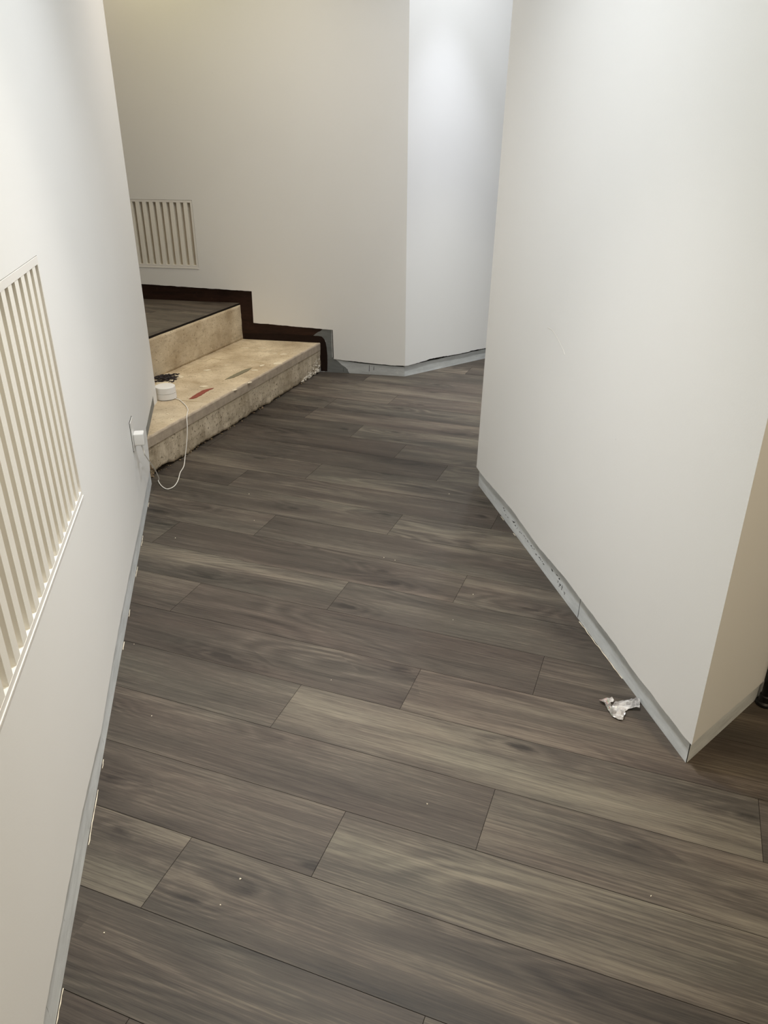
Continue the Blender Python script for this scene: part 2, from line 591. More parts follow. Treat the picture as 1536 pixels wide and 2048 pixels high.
# ------------------------------------------------------------------ visible walls
VENT_L = (-0.478, 0.447, 0.592, 1.161)      # s0, s1, z0, z1 on the left wall
VENT_B = (-1.905, -1.320, 0.622, 1.022)     # on the back wall


def skin_with_hole(name, pl, bottom, label, hole, seed, back=0.0):
    """plaster face with a rectangular opening for the vent, split into four prisms that share edges"""
    edge = ragged(bottom, seed=seed)
    h0, h1, hz0, hz1 = hole
    bm = bmesh.new()
    def cut(lo, hi, pts):
        out = []
        for (sa, za), (sb, zb) in zip(pts, pts[1:]):
            for s in (lo, hi):
                pass
            out.append((sa, za))
        out.append(pts[-1])
        return out
    # one outline with a slit: walk the bottom edge, then the top, and bridge into the hole
    outer = edge + [(edge[-1][0], TOP), (edge[0][0], TOP)]
    inner = [(h0, hz0), (h0, hz1), (h1, hz1), (h1, hz0)]
    polys = [[Vector((s, z, 0)) for s, z in outer], [Vector((s, z, 0)) for s, z in inner]]
    tri = tessellate_polygon(polys)
    allp = outer + inner
    vf = [bm.verts.new(pl.at(s, z, SK)) for s, z in allp]
    vb = [bm.verts.new(pl.at(s, z, back)) for s, z in allp]
    for t in tri:
        bm.faces.new([vf[i] for i in t])
        bm.faces.new([vb[i] for i in t][::-1])
    for a, n in ((0, len(outer)), (len(outer), 4)):
        for i in range(n):
            j = (i + 1) % n
            bm.faces.new((vf[a + i], vf[a + j], vb[a + j], vb[a + i]))
    o = link(name, bm, M_WALL)
    return tag(o, label, 'wall', kind='structure')


S_LEND = 2.452
skin_with_hole('wall_left', LEFT,
               [(S_NEAR, 0.10), (-0.5434, 0.0998), (-0.4829, 0.105), (-0.337, 0.107), (-0.119, 0.112), (0.072, 0.0977), (0.1632, 0.086),
                (0.4455, 0.1008), (0.6599, 0.1047), (0.9456, 0.100), (1.3353, 0.092), (1.5007, 0.0954), (1.79, 0.093),
                (1.835, 0.16), (1.857, 0.2593), (2.15, 0.263), (S_LEND, 0.2691)],
               'white plaster wall on the left with a slatted vent and a socket', VENT_L, 1.0, back=-0.05)

skin_with_hole('wall_back', BACK,
               [(-3.42, 0.535), (-1.7258, 0.5129), (-0.9803, 0.4949), (-0.9838, 0.2976), (-0.4602, 0.276), (-0.4588, 0.0903),
                (-0.2929, 0.0798), (-0.2081, 0.0755), (-0.0734, 0.0705), (meet(BACK, FAR, SK), 0.0708)],
               'beige white back wall above the steps with a slatted vent', VENT_B, 5.0, back=-0.05)
skin('wall_far', FAR, [(meet(FAR, BACK, SK), 0.0708), (0.1093, 0.0729), (0.2294, 0.0828), (0.3304, 0.0792), (0.4688, 0.0743), (0.5869, 0.0776),
                       (0.7022, 0.0755), (3.3, 0.076)],
     'brightly lit white wall angled off into the far corridor', back=-0.05, seed=9.0, amp=0.003)
S_R1 = meet(RIGHT, CORNER, SK)
skin('wall_right', RIGHT, [(-0.0125, 0.084), (0.0214, 0.0815), (0.1167, 0.0804), (0.2312, 0.0866), (0.4388, 0.0937), (0.7177, 0.0808), (0.8319, 0.0869),
                           (0.9625, 0.0915), (1.0696, 0.0879), (1.1885, 0.085), (1.316, 0.0837), (1.4025, 0.0761), (1.4863, 0.0757),
                           (1.5785, 0.0745), (1.6704, 0.0735), (S_R1, 0.077)],
     'large white wall on the right running up to the near corner', back=-0.0, seed=3.0,
     lean=lambda s, z: s + max(0.0, z - 0.09) * 0.056 * max(0.0, 1 - s / 0.5), back_lean=miter_end(0.01))
skin('wall_corner', CORNER, [(meet(CORNER, RIGHT, SK), 0.077), (0.0575, 0.0803), (0.1458, 0.0786), (0.2414, 0.0752), (0.3544, 0.0731), (2.6, 0.074)],
     'dim warm beige wall face turning away at the right edge', back=-0.0, seed=6.0, back_lean=miter_start(0.01))

# end faces of the left wall and of the right wall block (turned away from view)
bm = bmesh.new()
a, b = LEFT.at(S_LEND, 0, SK), LEFT.at(S_LEND, 0, SK) - LEFT.n * 2.4 + LEFT.d * 0.0
for off in (0,):
    v = [bm.verts.new(p) for p in (a, b, b - LEFT.d * 0.08, a - LEFT.d * 0.08 - LEFT.n * 0.012)]
    t = [bm.verts.new(p.co + Vector((0, 0, TOP))) for p in v]
    for p in v: p.co.z = 0.18
    bm.faces.new(v[::-1]); bm.faces.new(t)
    for i in range(4):
        bm.faces.new((v[i], v[(i + 1) % 4], t[(i + 1) % 4], t[i]))
tag(link('wall_landing', bm, M_WALL), 'white end face of the left wall beside the landing', 'wall', kind='structure')
bm = bmesh.new()
p0 = RIGHT.at(-0.0, 0, -0.012)
d = FAR.d
v = [bm.verts.new(p) for p in (p0 + d * 0.14, p0 + d * 2.6, p0 + d * 2.6 - FAR.n * -0.08, p0 + d * 0.14 - FAR.n * -0.08)]
t = [bm.verts.new(p.co + Vector((0, 0, TOP))) for p in v]
bm.faces.new(v[::-1]); bm.faces.new(t)
for i in range(4):
    bm.faces.new((v[i], v[(i + 1) % 4], t[(i + 1) % 4], t[i]))
tag(link('wall_passage', bm, M_WALL), 'white far side of the right wall block facing the far corridor', 'wall', kind='structure')

# ------------------------------------------------------------------ bare strips where the baseboard was taken off
def strip(name, pl, s0, s1, h, mat, label, depth=0.04, back_lean=None, gap=None):
    bm = bmesh.new()
    n = max(2, int((s1 - s0) / 0.02))
    poly = [(s0 + (s1 - s0) * i / n, 0.0005) for i in range(n + 1)] + ragged([(s1, h), (s0, h)], 0.012, 0.002, 12.0)
    prism(bm, pl, poly, 0.0, -depth, None, back_lean)
    o = link(name, bm, mat)
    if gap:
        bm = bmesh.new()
        prism(bm, pl, [(s0, h - 0.02), (s1, h - 0.02), (s1, h + 0.06), (s0, h + 0.06)], -0.009, -0.045)  # dark backing paints the shadow line below the plaster
        link('gap_shade_back', bm, M_DARK, o)['label'] = 'dark backing painting the shade in the gap under the plaster edge'
    return tag(o, label, 'baseboard', kind='structure')


BL = strip('baseboard_left', LEFT, S_NEAR, 1.86, 0.14, M_STRIP, 'grey bare strip along the foot of the left wall where the baseboard was')
bm = bmesh.new()
prism(bm, LEFT, [(1.80, 0.19), (S_LEND - 0.012, 0.19), (S_LEND - 0.012, 0.31), (1.80, 0.31)], 0.0, -0.04)
o = link('step_strip', bm, M_GREY2, BL)
BR = strip('baseboard_right', RIGHT, 0.0, 1.692, 0.12, M_STRIP, 'pale grey bare strip with pencil ticks along the foot of the right wall', back_lean=miter_end(0.04))
strip('baseboard_corner', CORNER, 0.003, 2.6, 0.11, M_STRIP, 'grey bare strip under the dim wall face at the right edge', back_lean=miter_start(0.04))
strip('baseboard_far', FAR, 0.001, 3.3, 0.066, M_STRIP, 'grey bare strip along the foot of the far corridor wall', gap=True)
# back wall: stepped band, dark brown above the steps and grey by the foot
bm = bmesh.new()
prism(bm, BACK, ragged([(-0.62, 0.0005), (-0.001, 0.0005), (-0.001, 0.060), (-0.2, 0.065), (-0.30, 0.070), (-0.41, 0.080), (-0.468, 0.090), (-0.468, 0.285), (-0.62, 0.288)], 0.012, 0.0006, 31.0), 0.0, -0.04)
BB = tag(link('baseboard_back', bm, M_STRIP), 'stepped dark brown and grey band on the back wall along the steps', 'baseboard', kind='structure')
bm = bmesh.new()
prism(bm, BACK, [(-3.42, 0.40), (-1.12, 0.40), (-1.12, 0.18), (-0.545, 0.18), (-0.53, 0.24), (-0.50, 0.268), (-0.49, 0.292), (-0.62, 0.32), (-0.96, 0.32), (-0.96, 0.56), (-3.42, 0.56)], 0.0006, -0.04)
link('glue_band', bm, M_BROWN, BB)['label'] = 'dark brown glue band stepping up the stairs'
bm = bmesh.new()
prism(bm, BACK, [(-0.64, 0.05), (-0.001, 0.05), (-0.001, 0.13), (-0.40, 0.13), (-0.40, 0.36), (-0.64, 0.36)], -0.009, -0.045)  # same dark backing, shade of the gap put in as colour
link('gap_shade_back', bm, M_DARK, BB)['label'] = 'dark backing painting the shade in the gap under the plaster edge'
bm = bmesh.new()
g_out = [(-1.055, 0.18), (-0.555, 0.18), (-0.550, 0.004), (-0.507, 0.006), (-0.504, 0.06), (-0.503, 0.11), (-0.506, 0.16), (-0.512, 0.196),
         (-0.522, 0.215), (-0.537, 0.229), (-0.56, 0.232), (-0.66, 0.232), (-0.80, 0.236), (-1.055, 0.225)]
prism(bm, BACK, ragged(g_out, 0.008, 0.0016, 2.0), 0.0014, -0.002)
link('glue_line', bm, M_GLUE, BB)['label'] = 'black glue line around the step end'
bm = bmesh.new()
prism(bm, BACK, ragged([(-0.60, 0.225), (-0.50, 0.20), (-0.476, 0.22), (-0.472, 0.284), (-0.52, 0.284), (-0.545, 0.262), (-0.57, 0.25)], 0.01, 0.002, 8.0), 0.0008, -0.002)
link('grey_patch', bm, M_GREY2, BB)
bm = bmesh.new()
prism(bm, BACK, [(-0.525, 0.0), (-0.36, 0.0), (-0.368, 0.012), (-0.372, 0.026), (-0.388, 0.040), (-0.412, 0.054), (-0.424, 0.066), (-0.44, 0.078), (-0.472, 0.10), (-0.472, 0.282), (-0.50, 0.275), (-0.51, 0.2)], 0.0006, -0.002)
link('grey_patch', bm, M_GREY2, BB)

# pencil ticks and stamped dashes on the right strip
bm = bmesh.new()
rr = random.Random(5)
for s, z in [(0.3199, 0.0438), (0.3689, 0.0329), (0.4345, 0.0439), (0.4461, 0.0412), (0.4749, 0.0346), (0.518, 0.0337), (0.5737, 0.04),
             (0.6147, 0.0371), (0.6444, 0.0369), (0.6984, 0.0323), (0.7449, 0.0325), (0.8167, 0.046), (0.8805, 0.0508), (0.8924, 0.0368),
             (0.9128, 0.0377), (0.9329, 0.0233)]:
    for q in range(3):
        ds, dz = rr.uniform(-0.02, 0.02), rr.uniform(-0.004, 0.004)
        w_, h_ = rr.uniform(0.002, 0.007), rr.uniform(0.0008, 0.0022)
        sk = rr.uniform(-0.003, 0.003)
        P = [(s + ds - w_, z + dz - h_), (s + ds + w_, z + dz - h_ * 0.5), (s + ds + w_ + sk, z + dz + h_), (s + ds - w_ * 0.6 + sk, z + dz + h_ * 0.8)]
        prism(bm, RIGHT, P, 0.0004, -0.001)
for s, z0, z1 in ((0.893, 0.022, 0.040), (0.914, 0.026, 0.043), (1.05, 0.004, 0.076), (0.30, 0.0, 0.004)):
    prism(bm, RIGHT, [(s - 0.0012, z0), (s + 0.0016, z0), (s + 0.0042, z1), (s + 0.0026, z1)], 0.0004, -0.001)
link('ink_mark', bm, M_INK, BR)['label'] = 'black pencil ticks on the strip'
bm = bmesh.new()
for s, z0, z1 in ((-0.40, 0.01, 0.035), (-0.23, 0.02, 0.06), (-0.20, 0.03, 0.055)):
    prism(bm, BACK, [(s - 0.0015, z0), (s + 0.0015, z0), (s + 0.003, z1), (s + 0.001, z1)], 0.0006, -0.001)
link('ink_mark', bm, M_INK, BB)
# white caulk bits along the floor line
bm = bmesh.new()
def bead(pl, s0, s1, w_, seed):
    n = max(3, int((s1 - s0) / 0.012))
    pts = []
    for i in range(n + 1):
        s = s0 + (s1 - s0) * i / n
        pts.append(pl.at(s, 0.0012, 0.001 + w_ * (0.6 + 0.6 * noise.noise(Vector((s * 40, seed, 0))))))
    tube(bm, pts, lambda t: 0.0008 * (0.6 + 0.7 * abs(math.sin(t * 9 + seed))), 6)
bead(RIGHT, 1.07, 1.20, 0.004, 1.0)
bead(RIGHT, 1.20, 1.36, 0.002, 2.0)
bead(RIGHT, 0.31, 0.345, 0.004, 3.0)
bead(RIGHT, 0.46, 0.48, 0.004, 4.0)
link('caulk_bead', bm, M_CAULK, BR)['label'] = 'white crumbly caulk at the floor'
bm = bmesh.new()
for s0, s1, sd in ((1.62, 1.66, 1), (1.28, 1.36, 2), (1.05, 1.12, 3), (0.80, 0.84, 4), (0.62, 0.66, 5), (0.13, 0.16, 6), (-0.10, 0.06, 7), (-0.50, -0.42, 8)):
    bead(LEFT, s0, s1, 0.003, sd)
link('caulk_bead', bm, M_CAULK, BL)
# faint scratch on the right wall
bm = bmesh.new()
tube(bm, catmull([RIGHT.at(0.6159, 0.8324, SK), RIGHT.at(0.655, 0.832, SK), RIGHT.at(0.6885, 0.822, SK), RIGHT.at(0.735, 0.803, SK), RIGHT.at(0.7692, 0.7825, SK)], 8), 0.0006, 6)
o = link('scratch_mark', bm, M_SCRATCH, bpy.data.objects['wall_right'])

# ------------------------------------------------------------------ stairs
SD = Vector((0.638, 1.708, 0)).normalized()          # along the step front, from the left wall to the back wall
SN = Vector((SD.y, -SD.x, 0))                        # out of the riser, towards the corridor
S0 = Vector((-1.0426, 3.1765, 0)) + SN * 0.0
RISE1, RISE2 = 0.188, 0.405
stairs = thing('stairs', 'two worn bare concrete steps rising left to the plank landing', 'stairs', S0)


def sp(s, d, z):
    """point s along the step front, d back from it (into the stair), height z, in stair space"""
    return SD * s - SN * d + Vector((0, 0, z))


LEN1 = (Vector((-0.394, 4.9027, 0)) - S0).dot(SD)


def back_s(d):
    """how far a line d behind the front runs before it meets the back wall"""
    o = S0 - SN * d
    return (BACK.o - o).dot(BACK.n) / SD.dot(BACK.n) - 0.002


def left_s(d):
    o = S0 - SN * d
    t = (LEFT.o + LEFT.n * -0.02 - o).dot(LEFT.n) / SD.dot(LEFT.n)
    return t


def step(name, d0, d1, z0, z1, s_lo, ragged_foot, mat_top, mat_front):
    bm = bmesh.new()
    # riser grid
    ns, nz = 150, 14
    hi0 = back_s(d0)
    lo0 = s_lo
    grid = []
    for i in range(ns + 1):
        s = lo0 + (hi0 - lo0) * i / ns
        colv = []
        foot = 0.0
        if ragged_foot:
            foot = 0.010 + 0.010 * noise.noise(Vector((s * 14, 0.3, 0))) + 0.007 * noise.noise(Vector((s * 45, 1.3, 0)))
            foot = max(0.0015, foot * (1.0 - 0.5 * s / hi0))
            if 0.03 < s < 0.17: foot += 0.024 * math.sin((s - 0.03) / 0.14 * math.pi)
        for k in range(nz + 1):
            z = z0 + foot + (z1 - z0 - foot) * k / nz
            dd = d0 + 0.0025 * noise.noise(Vector((s * 16, z * 16, d0))) + 0.0016 * noise.noise(Vector((s * 60, z * 60, 2)))
            if ragged_foot:
                low = max(0.0, 1 - (z - z0) / 0.06)
                dd += low * (0.006 + 0.010 * noise.noise(Vector((s * 30, z * 30, 7))))
                edge = max(0.0, 1 - (s - lo0) / 0.055)
                if z < z1 - 0.05: dd += edge * (0.016 + 0.022 * noise.noise(Vector((s * 50, z * 45, 3))))
            if k >= nz - 1: dd = d0 + 0.0012 * noise.noise(Vector((s * 60, z * 9, d0)))
            colv.append(bm.verts.new(sp(s, dd, z)))
        grid.append(colv)
    for i in range(ns):
        for k in range(nz):
            bm.faces.new((grid[i][k], grid[i + 1][k], grid[i + 1][k + 1], grid[i][k + 1])).material_index = 1
    # undercut below the broken foot
    under = [bm.verts.new(sp(lo0 + (hi0 - lo0) * i / ns, d0 + 0.05, z0 + 0.0008)) for i in range(ns + 1)]
    for i in range(ns):
        bm.faces.new((grid[i + 1][0], grid[i][0], under[i], under[i + 1])).material_index = 1
    # tread
    nd = 24
    prev = [g[-1] for g in grid]
    for q in range(1, nd + 1):
        d = d0 + (d1 - d0) * q / nd
        lo, hi = (lo0 + (left_s(d) - lo0) * 0 if ragged_foot else lo0), back_s(d)
        lo = max(left_s(d), lo0 - (d - d0) * 0.0) if False else min(left_s(d), lo0) if ragged_foot else lo0
        row = [bm.verts.new(sp(lo + (hi - lo) * i / ns, d, z1 + 0.0012 * noise.noise(Vector((i * 0.13, d * 14, d0))))) for i in range(ns + 1)]
        for i in range(ns):
            bm.faces.new((prev[i], prev[i + 1], row[i + 1], row[i])).material_index = 0
        prev = row
    o = link(name, bm, [mat_top, mat_front], stairs, smooth=True)
    return o


TREAD = 0.512
LO1 = left_s(0.0) + 0.02
st1 = step('step', 0.0, TREAD + 0.03, 0.0, RISE1, LO1, True, M_CONC, M_RISER)
st1['label'] = 'lower concrete step with chipped foot'
st2 = step('step', TREAD, TREAD + 0.06, RISE1 - 0.002, RISE2, 0.2, False, M_CONC, M_CONC)
st2['label'] = 'upper concrete riser below the landing'
# nosing band along the lower step's top edge
bm = bmesh.new()
n = 120
rows = []
hi = back_s(0) - 0.004
for i in range(n + 1):
    s = LO1 + 0.004 + (hi - LO1 - 0.004) * i / n
    j1, j2 = (noise.noise(Vector((s * 30, k, 5))) * 0.0012 for k in (0, 3))
    rows.append([bm.verts.new(sp(s, d, z)) for d, z in ((0.012, RISE1 - 0.047 + j1), (-0.004, RISE1 - 0.045 + j1), (-0.0045 + j2, RISE1 - 0.004), (-0.002, RISE1 + 0.0012 + j2), (0.006 + 3 * j2, RISE1 + 0.0022))])
for a, b in zip(rows, rows[1:]):
    for k in range(4):
        bm.faces.new((a[k], b[k], b[k + 1], a[k + 1]))
link('nosing', bm, M_NOSE, st1)['label'] = 'smoother pinkish grey concrete nosing band'
# broken concrete crumbs at the foot
bm = bmesh.new()
rr = random.Random(11)
def crumb(c, r):
    m = bmesh.ops.create_icosphere(bm, subdivisions=1, radius=r, matrix=Matrix.Translation(c))
    for v in m['verts']:
        v.co += Vector((rr.uniform(-1, 1), rr.uniform(-1, 1), rr.uniform(-0.6, 0.6))) * r * 0.45
        v.co.z = max(v.co.z, 0.0006)
for i in range(60):
    s = LO1 + (hi - LO1) * rr.random() ** 1.6
    r = rr.uniform(0.002, 0.006)
    crumb(sp(s, rr.uniform(-0.003, 0.02), r * 0.5), r)
for i in range(16):
    s = LO1 + rr.uniform(0.0, 0.05)
    r = rr.uniform(0.005, 0.013)
    crumb(sp(s, rr.uniform(0.0, 0.03), rr.uniform(0.004, 0.05)), r)
link('concrete_crumbs', bm, M_CRUMB, st1)['kind'] = 'stuff'
# white plaster lumps at the far foot of the lower step
bm = bmesh.new()
for i in range(95):
    t = rr.random() ** 1.2
    s = hi - 0.015 - 0.26 * t
    z = 0.006 + (0.105 * (1 - t)) * rr.random() ** 1.3
    r = rr.uniform(0.005, 0.013) * (1 - 0.35 * t)
    crumb(sp(s, 0.004 + r * 0.3, z), r)
link('plaster_lumps', bm, M_PLASTER, st1)['label'] = 'white plaster lumps at the far foot of the step'


def smear(pts, mat, label, parent=st1, z=RISE1 + 0.0022, seed=0, th=0.0008, rough=0.006):
    """thin dried paint, outline in world x, y"""
    bm = bmesh.new()
    ring = []
    P = [Vector((x, y, 0)) for x, y in pts]
    P = P + [P[0]]
    for a, b in zip(P, P[1:]):
        m = max(2, int((b - a).length / 0.008))
        for i in range(m):
            p = a.lerp(b, i / m)
            k = Vector((noise.noise(p * 60 + Vector((seed, 0, 0))), noise.noise(p * 60 + Vector((0, seed, 9))), 0)) * rough
            ring.append(p + k)
    t = tessellate_polygon([ring])
    top = [bm.verts.new(p - S0 + Vector((0, 0, z))) for p in ring]
    bot = [bm.verts.new(p - S0 + Vector((0, 0, z - 0.003))) for p in ring]
    for f in t:
        try: bm.faces.new([top[i] for i in f])
        except ValueError: pass
    for i in range(len(ring)):
        j = (i + 1) % len(ring)
        bm.faces.new((top[i], top[j], bot[j], bot[i]))
    o = link('paint_smear', bm, mat, parent)
    o['label'] = label
    return o


smear([(-0.982, 3.728), (-0.972, 3.772), (-0.958, 3.822), (-0.944, 3.868), (-0.924, 3.892), (-0.892, 3.912), (-0.908, 3.872), (-0.922, 3.838), (-0.934, 3.79), (-0.946, 3.752), (-0.962, 3.732)], M_RED, 'dark red paint smear', seed=1, rough=0.003)
smear([(-0.862, 4.062), (-0.838, 4.14), (-0.806, 4.222), (-0.78, 4.268), (-0.752, 4.296), (-0.764, 4.238), (-0.79, 4.178), (-0.822, 4.102)], M_SGREY, 'grey green stroke', seed=2, rough=0.003)
smear([(-1.27, 4.165), (-1.215, 4.182), (-1.17, 4.172), (-1.14, 4.162), (-1.0988, 4.1219), (-1.105, 4.085), (-1.1235, 4.10), (-1.15, 4.075), (-1.1213, 4.02), (-1.15, 3.985), (-1.2155, 3.9854)], M_SWHITE, 'white paint smear under the black shreds', seed=3)
for i, (x, y, w_, h_) in enumerate([(-0.8617, 4.7402, 0.034, 0.010), (-0.7593, 4.7402, 0.03, 0.008), (-0.6626, 4.6099, 0.020, 0.010), (-0.6042, 4.5932, 0.026, 0.012),
                                    (-0.6174, 4.3857, 0.030, 0.026), (-0.7294, 4.2457, 0.026, 0.012), (-0.9519, 3.9393, 0.028, 0.016), (-0.9094, 4.3462, 0.014, 0.010),
                                    (-0.7024, 4.3402, 0.014, 0.018), (-0.996, 4.2457, 0.03, 0.014), (-0.7783, 3.8767, 0.012, 0.014), (-0.721, 4.0116, 0.014, 0.012),
                                    (-0.99, 3.42, 0.008, 0.010), (-1.03, 3.50, 0.01, 0.006)]):
    pts = []
    for k in range(9):
        a = 2 * math.pi * k / 9
        r_ = 1 + 0.45 * noise.noise(Vector((k * 1.7, i * 3.1, 0)))
        pts.append((x + math.cos(a) * w_ * r_ * 0.8 + math.sin(a) * h_ * 0.4, y + math.sin(a) * h_ * r_))
    smear(pts, M_SWHITE, 'small white paint spot', seed=10 + i, rough=0.006)
# pale scored lines on the tread
bm = bmesh.new()
for path in ([(-1.1394, 4.2371), (-1.08, 4.366), (-1.0218, 4.4953), (-0.90, 4.463), (-0.791, 4.4321), (-0.70, 4.40)], [(-1.0368, 3.7101), (-0.95, 3.693), (-0.8575, 3.676)]):
    pp = [Vector((x, y, RISE1 + 0.0005)) - S0 for x, y in path]
    bm = bmesh.new()
    tube(bm, pp, 0.0028, 6)
    link('score_line', bm, M_SCORE, st1)

# upper landing
off = S0 - SN * (TREAD + 0.004)
LZ = RISE2 + 0.012
clip = [(off, -SN), (BACK.o, BACK.n), (Vector((XMIN, 0, 0)), Vector((1, 0, 0))), (LEFT.at(S_LEND - 0.04, 0), LEFT.d)]
bmx, mex = planks('floor_upper', None, 0, '', (-6, 4), (0, 40), clip, 0.25)
# raise the landing planks and give the layer its edge
for v in bmx.verts: v.co.z = LZ
p_a = off + SD * 0.62
p_b = off + SD * (back_s(TREAD) - 0.0)
p_c = BACK.at(-3.5, 0)
p_d = LEFT.at(S_LEND - 0.04, 0) - LEFT.n * 2.3
bed = [p_a, p_b, p_c, p_d]
vb = [bmx.verts.new(Vector((p.x, p.y, LZ - 0.001))) for p in bed]
vt = [bmx.verts.new(Vector((p.x, p.y, RISE1 + 0.1))) for p in bed]
f = bmx.faces.new(vb); f.material_index = 1
for i in range(4):
    k = (i + 1) % 4
    if i == 0:
        vm = [bmx.verts.new(Vector((bed[q].x, bed[q].y, RISE2 + 0.0005))) for q in (0, 1)]
        bmx.faces.new((vb[0], vb[1], vm[1], vm[0])).material_index = 1
        continue
    bmx.faces.new((vb[i], vb[k], vt[k], vt[i])).material_index = 1
bmx.to_mesh(mex)
bmx.free()
mex.materials.append(M_PLANK)
mex.materials.append(M_GAP)
o = bpy.data.objects.new('floor_upper', mex)
C.objects.link(o)
tag(o, 'grey oak plank floor of the landing at the top of the steps', 'floor', kind='structure')

# ------------------------------------------------------------------ wall vents
def vent(name, pl, rect, z_slot, s_first, pitch, width, count, label):
    s0, s1, z0, z1 = rect
    t = thing(name, label, 'vent', pl.at((s0 + s1) / 2, z0, SK))
    T = Matrix.Translation(-t.location)
    zb, zt = z_slot
    # frame, level with the plaster, with a narrow shadow gap around it
    bm = bmesh.new()
    g = 0.0016
    lo, hi = s_first - pitch * (count - 1) - width / 2, s_first + width / 2
    outer = [(s0 + g, z0 + g), (s1 - g, z0 + g), (s1 - g, z1 - g), (s0 + g, z1 - g)]
    inner = [(lo, zb), (lo, zt), (hi, zt), (hi, zb)]
    allp = outer + inner
    tri = tessellate_polygon([[Vector((s, z, 0)) for s, z in outer], [Vector((s, z, 0)) for s, z in inner]])
    vf = [bm.verts.new(pl.at(s, z, SK + 0.0006)) for s, z in allp]
    vk = [bm.verts.new(pl.at(s, z, SK - 0.022)) for s, z in allp]
    for f in tri:
        bm.faces.new([vf[i] for i in f]); bm.faces.new([vk[i] for i in f][::-1])
    for a in (0, 4):
        for i in range(4):
            j = (i + 1) % 4
            bm.faces.new((vf[a + i], vf[a + j], vk[a + j], vk[a + i]))
    bm.transform(T)
    fr = link('frame', bm, M_FRAME, t)
    # thin projecting lip along the bottom
    bm = bmesh.new()
    prism(bm, pl, [(s0, z0 - 0.0022), (s1, z0 - 0.0022), (s1, z0 + 0.0018), (s0, z0 + 0.0018)], SK + 0.0022, SK - 0.01)
    bm.transform(T)
    link('bottom_lip', bm, M_FRAME, fr)
    # upright slats between the slots
    bm = bmesh.new()
    for i in range(count - 1):
        c = s_first - pitch * (i + 0.5)
        w_ = (pitch - width) / 2
        prism(bm, pl, [(c - w_, zb - 0.001), (c + w_, zb - 0.001), (c + w_, zt + 0.001), (c - w_, zt + 0.001)], SK + 0.0002, SK - 0.020)
    bm.transform(T)
    link('slats', bm, M_CREAM, t)
    bm = bmesh.new()
    prism(bm, pl, [(s0 + 0.004, z0 + 0.004), (s1 - 0.004, z0 + 0.004), (s1 - 0.004, z1 - 0.004), (s0 + 0.004, z1 - 0.004)], SK - 0.0215, SK - 0.030)
    bm.transform(T)
    link('back_plate', bm, M_VENTB, t)
    return t


vent('wall_vent', LEFT, VENT_L, (0.607, 1.1435), 0.4235, 0.0536, 0.025, 17, 'large cream slatted vent set in the left wall near the viewer')
vent('wall_vent', BACK, VENT_B, (0.640, 1.008), -1.3445, 0.0452, 0.0205, 12, 'small cream slatted vent in the back wall above the landing')

# ------------------------------------------------------------------ socket, plug, cord, wifi puck
PS, PZ = 1.435, 0.372
so = thing('wall_socket', 'white wall socket plate on the left wall behind the white plug', 'socket', LEFT.at(PS, PZ, SK))
T = Matrix.Translation(-so.location)
bm = bmesh.new()
prism(bm, LEFT, [(PS - 0.041, PZ - 0.040), (PS + 0.041, PZ - 0.040), (PS + 0.041, PZ + 0.075), (PS - 0.041, PZ + 0.075)], SK + 0.0012, SK - 0.004)  # dark sheet painted as the shadowed gap around the plate
bm.transform(T)
link('edge_shade', bm, M_DARK, so)
bm = bmesh.new()
prism(bm, LEFT, [(PS - 0.0375, PZ - 0.037), (PS + 0.0375, PZ - 0.037), (PS + 0.0375, PZ + 0.072), (PS - 0.0375, PZ + 0.072)], SK + 0.004, SK + 0.0005)
bm.transform(T)
link('plate', bm, M_WHITE, so)

pg = thing('plug', 'white power plug sticking out of the wall socket', 'plug', LEFT.at(PS, PZ, SK + 0.0042))
bm = bmesh.new()
box(bm, LEFT.n * 0.0185, LEFT.d * 0.0215, LEFT.n * 0.0185, (0, 0, 0.0235))
bmesh.ops.bevel(bm, geom=[e for e in bm.edges], offset=0.006, segments=4, affect='EDGES', profile=0.6)
link('plug_body', bm, M_WHITE, pg, smooth=True)
bm = bmesh.new()
tube(bm, [LEFT.n * 0.024 + Vector((0, 0, -0.022)), LEFT.n * 0.024 + Vector((0, 0, -0.034)), LEFT.n * 0.0245 + Vector((0.001, 0.002, -0.042))], lambda t: 0.0034 - 0.0012 * t, 10)
link('strain_relief', bm, M_WHITE, pg)

PUCK = Vector((-1.1013, 3.7466, RISE1 + 0.0015))
pk = thing('wifi_router', 'round white wifi puck on the lower concrete step by the wall', 'router', PUCK)
bm = bmesh.new()
lathe(bm, [(0.046, 0.0), (0.0525, 0.0012), (0.0530, 0.004), (0.0522, 0.0300)], 64)
link('lower_shell', bm, M_WHITE, pk, smooth=False)
bm = bmesh.new()
lathe(bm, [(0.0500, 0.0295), (0.0500, 0.0318)], 64)
link('light_groove', bm, plain('groove_grey', lin(150, 146, 140), 0.6), pk)
bm = bmesh.new()
prof = [(0.0521, 0.0315), (0.0505, 0.058)]
for i in range(1, 7):
    a = i / 6 * math.pi / 2
    prof.append((0.0470 + 0.0035 * math.cos(a), 0.058 + 0.0045 * math.sin(a)))
prof += [(0.030, 0.0626), (0.002, 0.0626)]
lathe(bm, prof, 64)
o = link('upper_shell', bm, M_WHITE, pk)
for nm in ('lower_shell', 'upper_shell'):
    pass
bm = bmesh.new()
lathe(bm, [(0.047, -0.0012), (0.049, 0.0004)], 48)
link('rubber_base', bm, plain('puck_base', lin(90, 86, 82), 0.7), pk)

